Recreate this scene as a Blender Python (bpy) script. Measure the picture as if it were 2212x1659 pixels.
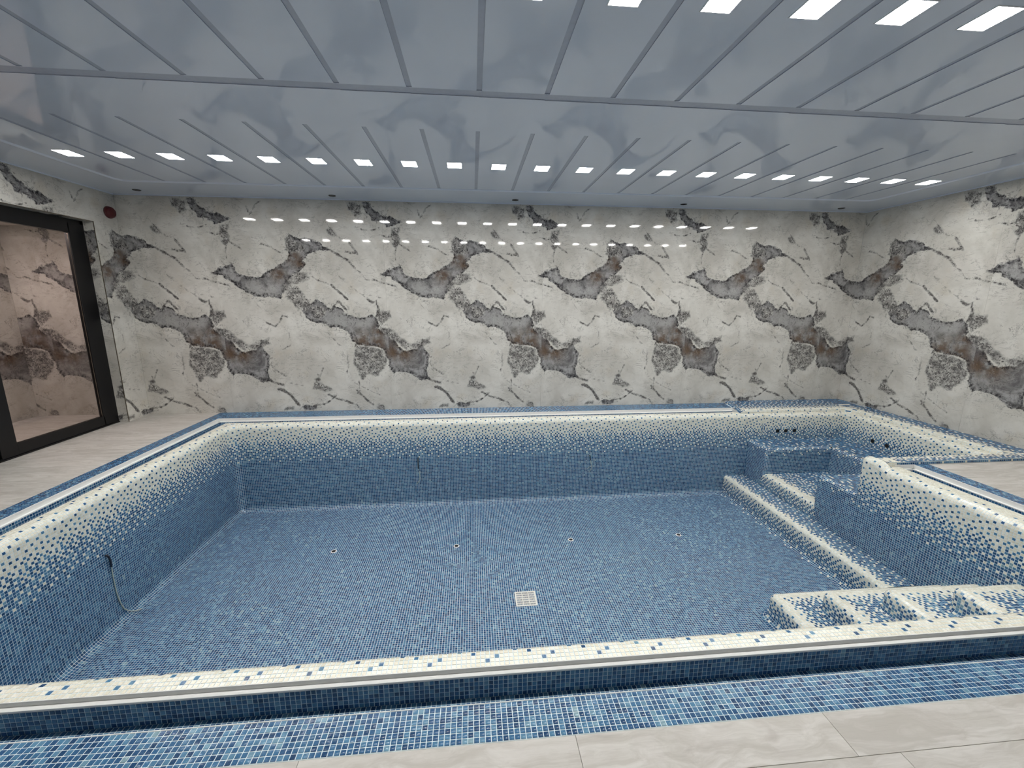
import bpy, bmesh, math, random
import numpy as np
from mathutils import Matrix, Vector

for _o in list(bpy.data.objects):
    bpy.data.objects.remove(_o)
SC = bpy.context.scene
COL = SC.collection
rng = np.random.default_rng(7)
PI = math.pi

# ------------------------------------------------------------------ camera
F_PX = 910.14
ROT = (math.radians(11.2327), math.radians(5.2998), math.radians(0.18685))
CAM_H = 1.8714
cam_d = bpy.data.cameras.new('camera')
cam_d.sensor_fit = 'HORIZONTAL'; cam_d.sensor_width = 36.0
cam_d.lens = 36.0 * F_PX / 2212.0
cam_d.clip_start = 0.05; cam_d.clip_end = 60
cam = bpy.data.objects.new('camera', cam_d); COL.objects.link(cam)
def _rot(p, y, r):
    cp, sp, cy, sy, cr, sr = math.cos(p), math.sin(p), math.cos(y), math.sin(y), math.cos(r), math.sin(r)
    A = np.array([[1, 0, 0], [0, 0, -1], [0, 1, 0.]])
    Y = np.array([[cy, -sy, 0], [sy, cy, 0], [0, 0, 1]])
    P = np.array([[1, 0, 0], [0, cp, -sp], [0, sp, cp]])
    R = np.array([[cr, -sr, 0], [sr, cr, 0], [0, 0, 1]])
    return R @ P @ A @ Y
_R = _rot(*ROT)
cam.matrix_world = Matrix([[_R[0][i], -_R[1][i], -_R[2][i], (0, 0, CAM_H)[i]] for i in range(3)] + [[0, 0, 0, 1]])
SC.camera = cam

# ------------------------------------------------------------------ world, exposure
w = bpy.data.worlds.new('world'); SC.world = w; w.use_nodes = True
w.node_tree.nodes['Background'].inputs[0].default_value = (0.6, 0.7, 0.85, 1)
w.node_tree.nodes['Background'].inputs[1].default_value = 0.02
SC.view_settings.view_transform = 'Standard'
SC.view_settings.look = 'None'
SC.view_settings.gamma = 1.0
SC.view_settings.use_curve_mapping = False
SC.view_settings.exposure = 0.0
LAMP_STRENGTH = 92.0
SC.cycles.use_denoising = True
SC.cycles.max_bounces = 7
SC.cycles.diffuse_bounces = 4
SC.cycles.glossy_bounces = 4
SC.cycles.use_adaptive_sampling = True
SC.cycles.adaptive_threshold = 0.02
SC.cycles.sample_clamp_indirect = 4.0
SC.cycles.caustics_reflective = False
SC.cycles.caustics_refractive = False

# ------------------------------------------------------------------ helpers
def lin(c):
    c = np.asarray(c, float) / 255.0
    return np.where(c <= 0.04045, c / 12.92, ((c + 0.055) / 1.055) ** 2.4)

def link(name, me, mat=None, parent=None, kind=None, label=None, cat=None, group=None):
    o = bpy.data.objects.new(name, me); COL.objects.link(o)
    if mat is not None and me is not None and not me.materials: me.materials.append(mat)
    if parent is not None: o.parent = parent
    if kind: o['kind'] = kind
    if label: o['label'] = label
    if cat: o['category'] = cat
    if group: o['group'] = group
    return o

def empty(name, loc=(0, 0, 0), **k):
    parent = k.pop('parent', None)
    o = bpy.data.objects.new(name, None); COL.objects.link(o); o.location = loc
    o.empty_display_size = 0.05
    if parent: o.parent = parent
    for a, b in k.items():
        if b: o['category' if a == 'cat' else a] = b
    return o

def mesh_np(name, V, F4, mats=None, smooth=False, colors=None):
    """V (n,3), F4 (m,4) quads"""
    V = np.ascontiguousarray(V, dtype=np.float32); F = np.ascontiguousarray(F4, dtype=np.int32)
    me = bpy.data.meshes.new(name)
    me.vertices.add(len(V)); me.vertices.foreach_set('co', V.ravel())
    me.loops.add(F.size); me.loops.foreach_set('vertex_index', F.ravel())
    me.polygons.add(len(F))
    me.polygons.foreach_set('loop_start', np.arange(0, F.size, 4, dtype=np.int32))
    me.polygons.foreach_set('loop_total', np.full(len(F), 4, dtype=np.int32))
    me.update(calc_edges=True)
    me.polygons.foreach_set('use_smooth', np.full(len(F), bool(smooth)))
    if colors is not None:
        at = me.attributes.new('col', 'FLOAT_COLOR', 'POINT')
        c = np.ones((len(V), 4), np.float32); c[:, :3] = colors
        at.data.foreach_set('color', c.ravel())
    return me

def box_bm(bm, x0, x1, y0, y1, z0, z1):
    m = Matrix.Translation(((x0 + x1) / 2, (y0 + y1) / 2, (z0 + z1) / 2)) @ Matrix.Diagonal((abs(x1 - x0), abs(y1 - y0), abs(z1 - z0), 1))
    return bmesh.ops.create_cube(bm, size=1, matrix=m)['verts']

def boxes(name, bl, mat, parent=None, bevel=0.0, **k):
    bm = bmesh.new()
    for b in bl: box_bm(bm, *b)
    if bevel: bmesh.ops.bevel(bm, geom=bm.edges[:], offset=bevel, segments=1, affect='EDGES')
    me = bpy.data.meshes.new(name); bm.to_mesh(me); bm.free()
    return link(name, me, mat, parent, **k)

def tube(name, pts, r, mat, parent=None, res=8, **k):
    pts = [Vector(p) for p in pts]
    # Catmull-Rom resample
    P = []
    for i in range(len(pts) - 1):
        p0 = pts[max(i - 1, 0)]; p1 = pts[i]; p2 = pts[i + 1]; p3 = pts[min(i + 2, len(pts) - 1)]
        for j in range(5):
            t = j / 5
            P.append(0.5 * ((2 * p1) + (-p0 + p2) * t + (2 * p0 - 5 * p1 + 4 * p2 - p3) * t * t + (-p0 + 3 * p1 - 3 * p2 + p3) * t ** 3))
    P.append(pts[-1])
    V = []; F = []
    up = Vector((0.31, 0.2, 0.93)).normalized()
    for i, p in enumerate(P):
        t = (P[min(i + 1, len(P) - 1)] - P[max(i - 1, 0)]).normalized()
        a = t.cross(up).normalized(); b = t.cross(a)
        for j in range(res):
            q = 2 * PI * j / res
            V.append(p + a * (math.cos(q) * r) + b * (math.sin(q) * r))
    for i in range(len(P) - 1):
        for j in range(res):
            k2 = (j + 1) % res
            F.append((i * res + j, i * res + k2, (i + 1) * res + k2, (i + 1) * res + j))
    me = mesh_np(name, np.array([tuple(v) for v in V]), np.array(F), smooth=True)
    return link(name, me, mat, parent, **k)

# ------------------------------------------------------------------ materials
def new_mat(name):
    m = bpy.data.materials.new(name); m.use_nodes = True
    nt = m.node_tree; b = nt.nodes['Principled BSDF']
    return m, nt, b
class NT:
    def __init__(s, nt): s.nt = nt
    def n(s, t, **k):
        x = s.nt.nodes.new(t)
        for a, b in k.items(): setattr(x, a, b)
        return x
    def l(s, a, b): s.nt.links.new(a, b)
    def val(s, node, i, v):
        if hasattr(v, 'links'): s.l(v, node.inputs[i])
        else: node.inputs[i].default_value = v
    def math(s, op, a, b=0.0, c=0.0, clamp=False):
        x = s.n('ShaderNodeMath', operation=op, use_clamp=clamp)
        s.val(x, 0, a); s.val(x, 1, b)
        if op in ('MULTIPLY_ADD', 'SMOOTH_MIN', 'COMPARE'): s.val(x, 2, c)
        return x.outputs[0]
    def noise(s, vec, scale, detail=4, rough=0.55, dist=0.0, dims='3D'):
        x = s.n('ShaderNodeTexNoise', noise_dimensions=dims)
        if vec is not None: s.l(vec, x.inputs['Vector'])
        x.inputs['Scale'].default_value = scale; x.inputs['Detail'].default_value = detail
        x.inputs['Roughness'].default_value = rough; x.inputs['Distortion'].default_value = dist
        return x.outputs['Fac']
    def mix(s, f, a, b, t='RGBA', blend='MIX'):
        x = s.n('ShaderNodeMix', data_type=t, blend_type=blend) if t == 'RGBA' else s.n('ShaderNodeMix', data_type=t)
        i0, i1, o = (6, 7, 2) if t == 'RGBA' else (2, 3, 0)
        s.val(x, 0, f)
        for i, v in ((i0, a), (i1, b)):
            if t == 'RGBA' and not hasattr(v, 'links'): v = tuple(lin(v)) + (1,)
            s.val(x, i, v)
        return x.outputs[o]
    def step(s, v, lo, hi):
        x = s.n('ShaderNodeMapRange', interpolation_type='SMOOTHSTEP')
        s.val(x, 0, v); x.inputs[1].default_value = lo; x.inputs[2].default_value = hi
        return x.outputs[0]
    def attr(s, name):
        x = s.n('ShaderNodeAttribute', attribute_name=name); return x
    def bump(s, h, strength, dist, b):
        x = s.n('ShaderNodeBump'); x.inputs['Strength'].default_value = strength; x.inputs['Distance'].default_value = dist
        s.l(h, x.inputs['Height']); s.l(x.outputs[0], b.inputs['Normal'])

def simple(name, rgb, rough=0.5, metal=0.0, spec=0.5, var=0.0, vscale=30):
    m, nt, b = new_mat(name); N = NT(nt)
    b.inputs['Roughness'].default_value = rough; b.inputs['Metallic'].default_value = metal
    b.inputs['Specular IOR Level'].default_value = spec
    tc = N.n('ShaderNodeTexCoord')
    nz = N.noise(tc.outputs['Object'], vscale, 3)
    c0 = lin(rgb)
    col = N.mix(nz, tuple(np.array(rgb) * (1 - var)), tuple(np.minimum(255, np.array(rgb) * (1 + var))))
    N.l(col, b.inputs['Base Color'])
    return m

def mat_mosaic():
    m, nt, b = new_mat('glass_mosaic'); N = NT(nt)
    a = N.attr('col'); tc = N.n('ShaderNodeTexCoord')
    nz = N.noise(tc.outputs['Object'], 90, 3)
    f = N.math('MULTIPLY_ADD', nz, 0.5, 0.75)
    x = N.n('ShaderNodeVectorMath', operation='SCALE'); N.l(a.outputs['Color'], x.inputs[0]); N.l(f, x.inputs['Scale'])
    N.l(x.outputs[0], b.inputs['Base Color'])
    b.inputs['Roughness'].default_value = 0.16
    b.inputs['IOR'].default_value = 1.5
    nb = N.noise(tc.outputs['Object'], 60, 2)
    N.bump(nb, 0.4, 0.004, b)
    return m
def mat_grout():
    m, nt, b = new_mat('grout'); N = NT(nt)
    tc = N.n('ShaderNodeTexCoord'); nz = N.noise(tc.outputs['Object'], 12, 4)
    N.l(N.mix(nz, (206, 222, 228), (222, 234, 236)), b.inputs['Base Color'])
    b.inputs['Roughness'].default_value = 0.8
    return m
def mat_wood():
    m, nt, b = new_mat('wood_look_porcelain'); N = NT(nt)
    tc = N.n('ShaderNodeTexCoord'); oi = N.n('ShaderNodeObjectInfo')
    add = N.n('ShaderNodeVectorMath', operation='ADD'); N.l(tc.outputs['Object'], add.inputs[0])
    rs = N.n('ShaderNodeVectorMath', operation='SCALE'); rs.inputs[0].default_value = (13, 7, 5); N.l(oi.outputs['Random'], rs.inputs['Scale'])
    N.l(rs.outputs[0], add.inputs[1])
    mp = N.n('ShaderNodeMapping'); mp.inputs['Scale'].default_value = (1.1, 6.5, 1); N.l(add.outputs[0], mp.inputs['Vector'])
    warp = N.n('ShaderNodeTexNoise'); warp.inputs['Scale'].default_value = 2.6; warp.inputs['Detail'].default_value = 3
    N.l(add.outputs[0], warp.inputs['Vector'])
    ws = N.n('ShaderNodeVectorMath', operation='SCALE'); N.l(warp.outputs['Color'], ws.inputs[0]); ws.inputs['Scale'].default_value = 1.0
    a2 = N.n('ShaderNodeVectorMath', operation='ADD'); N.l(mp.outputs[0], a2.inputs[0]); N.l(ws.outputs[0], a2.inputs[1])
    g = N.noise(a2.outputs[0], 1.9, 9, 0.66, 0.9)
    kn = N.noise(a2.outputs[0], 0.9, 2, 0.5, 1.5)
    fine = N.n('ShaderNodeMapping'); fine.inputs['Scale'].default_value = (8, 130, 1); N.l(add.outputs[0], fine.inputs['Vector'])
    fg = N.noise(fine.outputs[0], 1.0, 3)
    c = N.mix(N.step(g, 0.34, 0.66), (180, 175, 167), (204, 200, 194))
    c = N.mix(N.math('MULTIPLY', N.step(kn, 0.62, 0.76), 0.45), c, (150, 142, 134))
    c = N.mix(N.math('MULTIPLY', N.step(fg, 0.5, 0.75), 0.22), c, (160, 153, 146))
    ov = N.math('MULTIPLY_ADD', oi.outputs['Random'], 0.1, 0.93)
    x = N.n('ShaderNodeVectorMath', operation='SCALE'); N.l(c, x.inputs[0]); N.l(ov, x.inputs['Scale'])
    N.l(x.outputs[0], b.inputs['Base Color'])
    b.inputs['Roughness'].default_value = 0.5
    N.bump(fg, 0.15, 0.001, b)
    return m
def mat_marble():
    m, nt, b = new_mat('veined_marble'); N = NT(nt)
    tc = N.n('ShaderNodeTexCoord'); P = tc.outputs['Object']
    # the slabs repeat: everything is driven by slab-local coordinates
    n1 = N.math('SUBTRACT', N.noise(P, 7, 6, 0.62), 0.5)
    n2 = N.math('SUBTRACT', N.noise(P, 34, 5, 0.65), 0.5)
    n3 = N.noise(P, 75, 3, 0.6)
    body = N.attr('body').outputs['Fac']; spk = N.attr('speck').outputs['Fac']; crk = N.math('ADD', N.attr('crack').outputs['Fac'], 0.006)
    brn = N.attr('brown').outputs['Fac']; pale = N.attr('pale').outputs['Fac']
    n4 = N.noise(P, 17, 5, 0.62, 0.8)
    jag = N.math('ADD', N.math('MULTIPLY', n1, 0.13), N.math('MULTIPLY', n2, 0.05))
    bj = N.math('ADD', body, jag)
    bmask = N.step(bj, -0.004, 0.010)
    near = N.step(body, -0.22, 0.0)                       # zone around the broad veins
    # background: warm grey-white stone, softly mottled, with fine wrinkles
    bgn = N.noise(P, 1.9, 6, 0.6, 0.5)
    bg = N.mix(N.step(bgn, 0.3, 0.7), (184, 180, 172), (214, 211, 204))
    bg = N.mix(N.math('MULTIPLY', N.step(N.noise(P, 2.7, 3), 0.55, 0.75), 0.35), bg, (190, 178, 158))
    mp = N.n('ShaderNodeMapping'); mp.inputs['Rotation'].default_value = (0, math.radians(26), 0); mp.inputs['Scale'].default_value = (1.0, 1, 3.0)
    N.l(P, mp.inputs['Vector'])
    def hair(vec, scale, width, dist, gate, amt, colr, c):
        r = N.math('ABSOLUTE', N.math('SUBTRACT', N.noise(vec, scale, 7, 0.64, dist), 0.5))
        m = N.math('MULTIPLY', N.math('MULTIPLY', N.math('SUBTRACT', 1.0, N.step(r, 0.0, width)), gate), amt)
        return N.mix(m, c, colr)
    bg = hair(mp.outputs[0], 2.4, 0.016, 1.2, N.step(N.noise(P, 4.3, 3), 0.44, 0.6), 0.55, (120, 116, 112), bg)
    bg = hair(mp.outputs[0], 5.0, 0.014, 1.5, N.step(N.noise(P, 6.1, 3), 0.5, 0.62), 0.5, (128, 124, 119), bg)
    bg = hair(P, 3.2, 0.010, 1.8, N.step(N.noise(P, 3.7, 2), 0.52, 0.62), 0.75, (84, 80, 80), bg)
    bg = hair(P, 8.0, 0.03, 1.2, N.math('MULTIPLY', near, N.step(n4, 0.45, 0.6)), 0.85, (70, 66, 66), bg)
    flk = N.math('MULTIPLY', N.step(N.noise(P, 46, 3, 0.6), 0.66, 0.70), N.step(N.noise(P, 4.9, 2), 0.5, 0.64))
    bg = N.mix(N.math('MULTIPLY', flk, 0.8), bg, (86, 82, 82))
    # vein body
    bn = N.noise(P, 4.5, 7, 0.66, 1.1)
    bodyc = N.mix(N.step(bn, 0.28, 0.64), (66, 64, 66), (158, 156, 155))
    bodyc = N.mix(N.math('MULTIPLY', pale, 0.7), bodyc, (168, 166, 163))
    bodyc = N.mix(N.math('MULTIPLY', N.math('MULTIPLY', brn, N.step(N.noise(P, 9, 5), 0.30, 0.55)), 0.95), bodyc, (98, 80, 64))
    bodyc = hair(P, 7.0, 0.022, 2.0, N.step(n4, 0.4, 0.6), 0.8, (48, 46, 50), bodyc)
    bodyc = hair(mp.outputs[0], 9.0, 0.02, 1.0, N.step(N.noise(P, 5.5, 2), 0.5, 0.6), 0.5, (176, 174, 170), bodyc)
    edge = N.math('MULTIPLY', N.math('SUBTRACT', 1.0, N.step(N.math('ABSOLUTE', N.math('SUBTRACT', bj, 0.018)), 0.0, 0.055)), N.step(N.noise(P, 24, 5, 0.7), 0.44, 0.56))
    bodyc = N.mix(N.math('MULTIPLY', edge, 0.9), bodyc, (28, 26, 30))
    c = N.mix(bmask, bg, bodyc)
    # speckled clusters: dark flakes in grey ground
    sj = N.math('ADD', spk, jag)
    smask = N.step(sj, -0.02, 0.02)
    ground = N.mix(N.step(N.noise(P, 8, 4), 0.35, 0.65), (112, 110, 108), (186, 182, 176))
    fl1 = N.step(N.noise(P, 24, 6, 0.72, 1.6), 0.50, 0.545)
    spc = N.mix(N.math('MULTIPLY', fl1, 0.9), ground, (44, 42, 44))
    spc = N.mix(N.math('MULTIPLY', N.step(N.noise(P, 30, 4, 0.7, 0.8), 0.60, 0.64), 0.9), spc, (206, 202, 196))
    c = N.mix(N.math('MULTIPLY', smask, 0.93), c, spc)
    # cracks and chains of dark flakes
    cj = N.math('ADD', crk, N.math('ADD', N.math('MULTIPLY', N.math('SUBTRACT', N.noise(P, 13, 4, 0.65), 0.5), 0.075), N.math('MULTIPLY', n2, 0.03)))
    cm = N.math('SUBTRACT', 1.0, N.step(cj, -0.005, 0.003))
    cc = N.mix(N.step(N.noise(P, 32, 4, 0.7, 1.0), 0.46, 0.56), (52, 50, 52), (122, 118, 115))
    c = N.mix(N.math('MULTIPLY', cm, 0.9), c, cc)
    thin = N.math('SUBTRACT', 1.0, N.step(N.math('ABSOLUTE', N.math('ADD', cj, -0.004)), 0.0, 0.004))
    c = N.mix(N.math('MULTIPLY', thin, 0.5), c, (70, 66, 66))
    N.l(c, b.inputs['Base Color'])
    b.inputs['Roughness'].default_value = 0.045
    b.inputs['IOR'].default_value = 1.5
    N.bump(N.noise(P, 1.1, 1), 0.06, 0.002, b)
    return m
def mat_ceiling():
    m, nt, b = new_mat('glossy_ceiling_film'); N = NT(nt)
    tc = N.n('ShaderNodeTexCoord')
    N.l(N.mix(N.noise(tc.outputs['Object'], 1.5, 3), (206, 214, 228), (216, 223, 234)), b.inputs['Base Color'])
    b.inputs['Roughness'].default_value = 0.05
    b.inputs['IOR'].default_value = 1.6
    return m
def mat_emit(name, rgb, s):
    m = bpy.data.materials.new(name); m.use_nodes = True; nt = m.node_tree; nt.nodes.clear()
    e = nt.nodes.new('ShaderNodeEmission'); o = nt.nodes.new('ShaderNodeOutputMaterial')
    e.inputs[0].default_value = (*rgb, 1); e.inputs[1].default_value = s
    nt.links.new(e.outputs[0], o.inputs[0]); return m
def mat_glass():
    m = bpy.data.materials.new('door_glass'); m.use_nodes = True; nt = m.node_tree; nt.nodes.clear(); N = NT(nt)
    o = N.n('ShaderNodeOutputMaterial'); t = N.n('ShaderNodeBsdfTransparent'); g = N.n('ShaderNodeBsdfGlossy'); mx = N.n('ShaderNodeMixShader')
    t.inputs[0].default_value = (0.86, 0.82, 0.80, 1); g.inputs['Roughness'].default_value = 0.02
    fr = N.n('ShaderNodeFresnel'); geo = N.n('ShaderNodeNewGeometry')
    N.l(N.math('MULTIPLY_ADD', geo.outputs['Backfacing'], 1 / 1.5 - 1.5, 1.5), fr.inputs[0])   # same reflectance on both faces of the thin pane
    N.l(fr.outputs[0], mx.inputs[0]); N.l(t.outputs[0], mx.inputs[1]); N.l(g.outputs[0], mx.inputs[2]); N.l(mx.outputs[0], o.inputs[0])
    return m

M_TILE = mat_mosaic(); M_GROUT = mat_grout(); M_WOOD = mat_wood(); M_MARBLE = mat_marble(); M_CEIL = mat_ceiling()
M_SLOT = simple('grey_slot', (172, 178, 192), 0.25, var=0.04)
M_LAMP = mat_emit('lamp_diffuser', (1.0, 0.985, 0.95), LAMP_STRENGTH)
M_LAMPC = mat_emit('corridor_lamp', (1.0, 0.89, 0.88), 32.0)
M_STONE = simple('white_stone', (238, 238, 235), 0.45, var=0.03)
M_BLACK = simple('black_aluminium', (9, 9, 12), 0.38, 0.2, var=0.1)
M_STEEL = simple('polished_trim', (150, 140, 128), 0.18, 0.9, var=0.06)
M_GLASS = mat_glass()
M_RED = simple('red_plastic', (74, 12, 18), 0.4, var=0.05)
M_DARK = simple('dark_lens', (12, 13, 16), 0.25)
M_WPL = simple('white_plastic', (232, 230, 222), 0.4, var=0.02)
M_HOLE = simple('black_hole', (6, 6, 8), 0.7)
M_CONC = simple('screed', (120, 118, 114), 0.9, var=0.08)
M_CABLE = simple('white_cable', (178, 186, 176), 0.5, var=0.04)
M_SLEEVE = simple('dark_sleeve', (24, 30, 44), 0.5, var=0.04)
M_FRAME = simple('fixture_frame', (214, 216, 220), 0.35, var=0.02)
M_WHITEWALL = simple('grey_plaster', (120, 116, 114), 0.6, var=0.03)

# ------------------------------------------------------------------ motif printed on every marble slab (slab coordinates: s along wall, z up; period PER)
PER = 2.61
BODY=[[(2.53,2.28),(2.68,2.37),(2.76,2.4),(2.86,2.43),(2.93,2.29),(3.08,2.22),(3.28,2.25),(3.45,2.36),(3.62,2.44),(3.72,2.55),(3.74,2.69),(3.71,2.78),(3.77,2.9),(3.84,2.85),(3.94,2.83),(4.08,2.83),(4.22,2.76),(4.38,2.66),(4.17,2.62),(4.03,2.58),(3.93,2.48),(4.01,2.44),(3.83,2.27),(3.68,2.17),(3.63,2.03),(3.55,1.89),(3.38,1.91),(3.17,1.92),(3.03,1.98),(2.89,2.09),(2.73,2.21)],[(1.25,1.69),(1.32,1.78),(1.41,1.82),(1.49,1.88),(1.58,1.82),(1.71,1.72),(1.76,1.76),(1.88,1.75),(1.96,1.64),(2.13,1.58),(2.36,1.62),(2.46,1.56),(2.47,1.4),(2.66,1.27),(2.79,1.1),(2.91,1.02),(3.06,1.06),(3.16,1.15),(3.21,1.05),(3.29,0.95),(3.27,0.82),(3.23,0.69),(3.26,0.54),(3.11,0.51),(2.97,0.62),(2.77,0.66),(2.67,0.62),(2.58,0.78),(2.59,0.88),(2.5,1.05),(2.33,1.1),(2.12,1.12),(2.03,1.2),(1.94,1.35),(1.81,1.42),(1.67,1.42),(1.6,1.47),(1.42,1.5),(1.31,1.57)],[(2.31,3.39),(2.42,3.38),(2.51,3.26),(2.6,3.2),(2.78,3.17),(2.91,3.11),(2.82,3.05),(2.68,3.02),(2.57,3.09),(2.45,3.12),(2.37,3.23)],[(1.1,0.11),(1.27,0.09),(1.39,0.12),(1.31,0.03),(1.12,0.02)]]
SPECK=[[(3.61,2.1),(3.83,2.09),(3.92,1.93),(4.03,1.77),(3.94,1.66),(3.77,1.77),(3.63,1.92)],[(2.08,1.12),(2.33,1.1),(2.52,1.05),(2.57,0.85),(2.49,0.7),(2.4,0.6),(2.26,0.63),(2.15,0.53),(2.09,0.63),(2.01,0.81),(2.03,0.98)],[(2.07,3.39),(2.18,3.37),(2.29,3.35),(2.28,3.2),(2.19,3.17),(2.1,3.26)],[(2.75,2.99),(2.89,3.04),(2.86,2.76),(2.8,2.7),(2.72,2.76)],[(3.81,2.31),(4.0,2.29),(4.02,2.2),(3.83,2.12),(3.63,2.1)],[(2.45,1.42),(2.69,1.38),(2.85,1.22),(2.99,1.12),(2.91,1.02),(2.73,1.2),(2.54,1.3)],[(1.31,0.39),(1.36,0.56),(1.43,0.59),(1.49,0.46),(1.66,0.36),(1.51,0.33),(1.42,0.37)],[(2.44,1.69),(2.65,1.69),(2.67,1.59),(2.52,1.47),(2.45,1.52)],[(2.33,0.01),(2.37,0.1),(2.47,0.08),(2.49,0.0)],[(0.81,0.03),(0.86,0.09),(0.98,0.08),(1.0,0.02)],[(1.07,2.65),(1.1,2.81),(1.17,2.88),(1.21,2.81),(1.34,2.76),(1.38,2.65),(1.26,2.61),(1.15,2.62)],[(1.74,2.97),(1.83,2.99),(1.89,2.88),(1.82,2.86),(1.75,2.9)],[(3.17,1.22),(3.29,1.25),(3.31,1.15),(3.19,1.1),(3.04,1.05),(2.97,1.12)],[(1.39,1.76),(1.58,1.76),(1.64,1.66),(1.51,1.54),(1.38,1.59)]]
CRACK=[(0.018,[(4.37,2.66),(4.54,2.56),(4.64,2.5),(4.75,2.37)]),(0.009,[(4.75,2.37),(4.84,2.3),(4.9,2.2),(5.04,2.18)]),(0.008,[(1.88,2.24),(2.02,2.11),(2.2,1.97),(2.3,1.9)]),(0.02,[(2.3,1.88),(2.38,1.83),(2.44,1.85),(2.48,1.71),(2.43,1.59)]),(0.006,[(2.24,1.96),(2.38,1.94),(2.55,1.9)]),(0.009,[(1.46,2.23),(1.56,2.17),(1.74,2.11)]),(0.02,[(1.74,2.11),(1.87,1.99),(1.98,1.88)]),(0.02,[(1.76,1.76),(1.83,1.85),(1.9,1.78),(1.95,1.71)]),(0.018,[(3.24,0.54),(3.36,0.48),(3.46,0.47)]),(0.015,[(0.65,0.55),(0.71,0.5),(0.82,0.46)]),(0.028,[(0.75,0.4),(0.84,0.37),(0.95,0.27),(1.06,0.11)]),(0.015,[(1.3,0.09),(1.52,0.13),(1.64,0.22),(1.69,0.28)]),(0.018,[(1.56,0.28),(1.69,0.21),(1.88,0.15),(2.03,0.09),(2.07,0.01)]),(0.018,[(2.04,0.35),(2.2,0.17),(2.29,0.09)]),(0.01,[(2.08,0.5),(2.09,0.35),(2.04,0.3)]),(0.013,[(0.67,0.82),(0.74,0.71),(0.9,0.61)]),(0.015,[(0.68,1.5),(0.81,1.44),(0.89,1.52),(0.94,1.62),(1.01,1.59)]),(0.008,[(1.01,1.62),(1.12,1.52)]),(0.018,[(2.05,2.8),(2.13,2.69),(2.19,2.6),(2.01,2.63)]),(0.009,[(1.73,3.08),(1.89,2.86),(2.02,2.8)]),(0.01,[(2.85,2.81),(2.8,2.67),(2.79,2.5)]),(0.013,[(2.85,2.76),(2.99,2.68),(3.03,2.65)]),(0.008,[(2.26,2.98),(2.44,2.96),(2.56,3.01)]),(0.011,[(0.73,2.73),(0.85,2.69),(0.93,2.64),(1.04,2.59)]),(0.011,[(2.4,2.21),(2.51,2.16),(2.68,2.12),(2.77,2.09)]),(0.009,[(2.56,2.9),(2.67,2.86),(2.76,2.88)]),(0.011,[(0.62,3.19),(0.7,3.32),(0.77,3.36)]),(0.009,[(0.56,3.29),(0.6,3.17)]),(0.006,[(0.95,0.49),(1.18,0.44),(1.32,0.4)]),(0.008,[(2.0,0.48),(2.29,0.32),(2.41,0.27)]),(0.009,[(1.41,0.64),(1.43,0.56),(1.51,0.74)]),(0.011,[(2.04,1.35),(2.1,1.2),(2.04,1.08)]),(0.009,[(0.89,1.06),(1.06,1.16)]),(0.008,[(1.01,1.35),(1.02,1.26)]),(0.009,[(1.72,1.23),(1.79,1.13),(1.82,1.12)]),(0.008,[(1.64,1.33),(1.74,1.2)]),(0.01,[(1.92,0.96),(1.93,0.78),(1.89,0.66)])]
BROWN=[(0.94,2.26,0.1),(1.19,2.52,0.11),(1.29,2.45,0.09),(2.44,1.32,0.1),(2.19,1.18,0.15),(2.67,1.0,0.13),(2.86,0.97,0.13),(2.43,1.15,0.13),(0.9,2.29,0.08),(0.26,1.04,0.15),(2.79,2.65,0.03)]
PALE=[(2.84,2.33,0.04),(1.84,1.52,0.18),(2.21,1.49,0.15),(0.82,2.01,0.09),(0.54,2.1,0.11),(2.21,1.35,0.1)]

def seg_dist(px, pz, poly, closed=True):
    d = np.full(px.shape, 9.0); n = len(poly)
    rngk = range(n) if closed else range(n - 1)
    for i in rngk:
        ax, az = poly[i]; bx, bz = poly[(i + 1) % n]
        dx, dz = bx - ax, bz - az; L = dx * dx + dz * dz + 1e-9
        t = np.clip(((px - ax) * dx + (pz - az) * dz) / L, 0, 1)
        d = np.minimum(d, np.hypot(px - ax - t * dx, pz - az - t * dz))
    return d
def inside(px, pz, poly):
    r = np.zeros(px.shape, bool); n = len(poly)
    for i in range(n):
        ax, az = poly[i]; bx, bz = poly[(i + 1) % n]
        c = ((az > pz) != (bz > pz)) & (px < (bx - ax) * (pz - az) / (bz - az + 1e-12) + ax)
        r ^= c
    return r
_field_cache = {}
def motif_fields(S, Z):
    out = {}
    for nm, polys in (('body', BODY), ('speck', SPECK)):
        f = np.full(S.shape, -0.4)
        for poly in polys:
            for k in (-1, 0, 1):
                pl = [(x + k * PER, z) for x, z in poly]
                if max(p[0] for p in pl) < S.min() - .4 or min(p[0] for p in pl) > S.max() + .4: continue
                d = seg_dist(S, Z, pl); f = np.maximum(f, np.where(inside(S, Z, pl), d, -d))
        out[nm] = f
    f = np.full(S.shape, 0.4)
    for wd, pl0 in CRACK:
        for k in (-1, 0, 1):
            pl = [(x + k * PER, z) for x, z in pl0]
            if max(p[0] for p in pl) < S.min() - .4 or min(p[0] for p in pl) > S.max() + .4: continue
            f = np.minimum(f, seg_dist(S, Z, pl, False) - wd)
    out['crack'] = f
    for nm, pts in (('brown', BROWN), ('pale', PALE)):
        f = np.zeros(S.shape)
        for x, z, r in pts:
            for k in (-1, 0, 1): f = np.maximum(f, np.exp(-((S - x - k * PER) ** 2 + (Z - z) ** 2) / (2 * (r * 0.8) ** 2)))
        out[nm] = f
    return out
_slab_cache = {}
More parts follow.
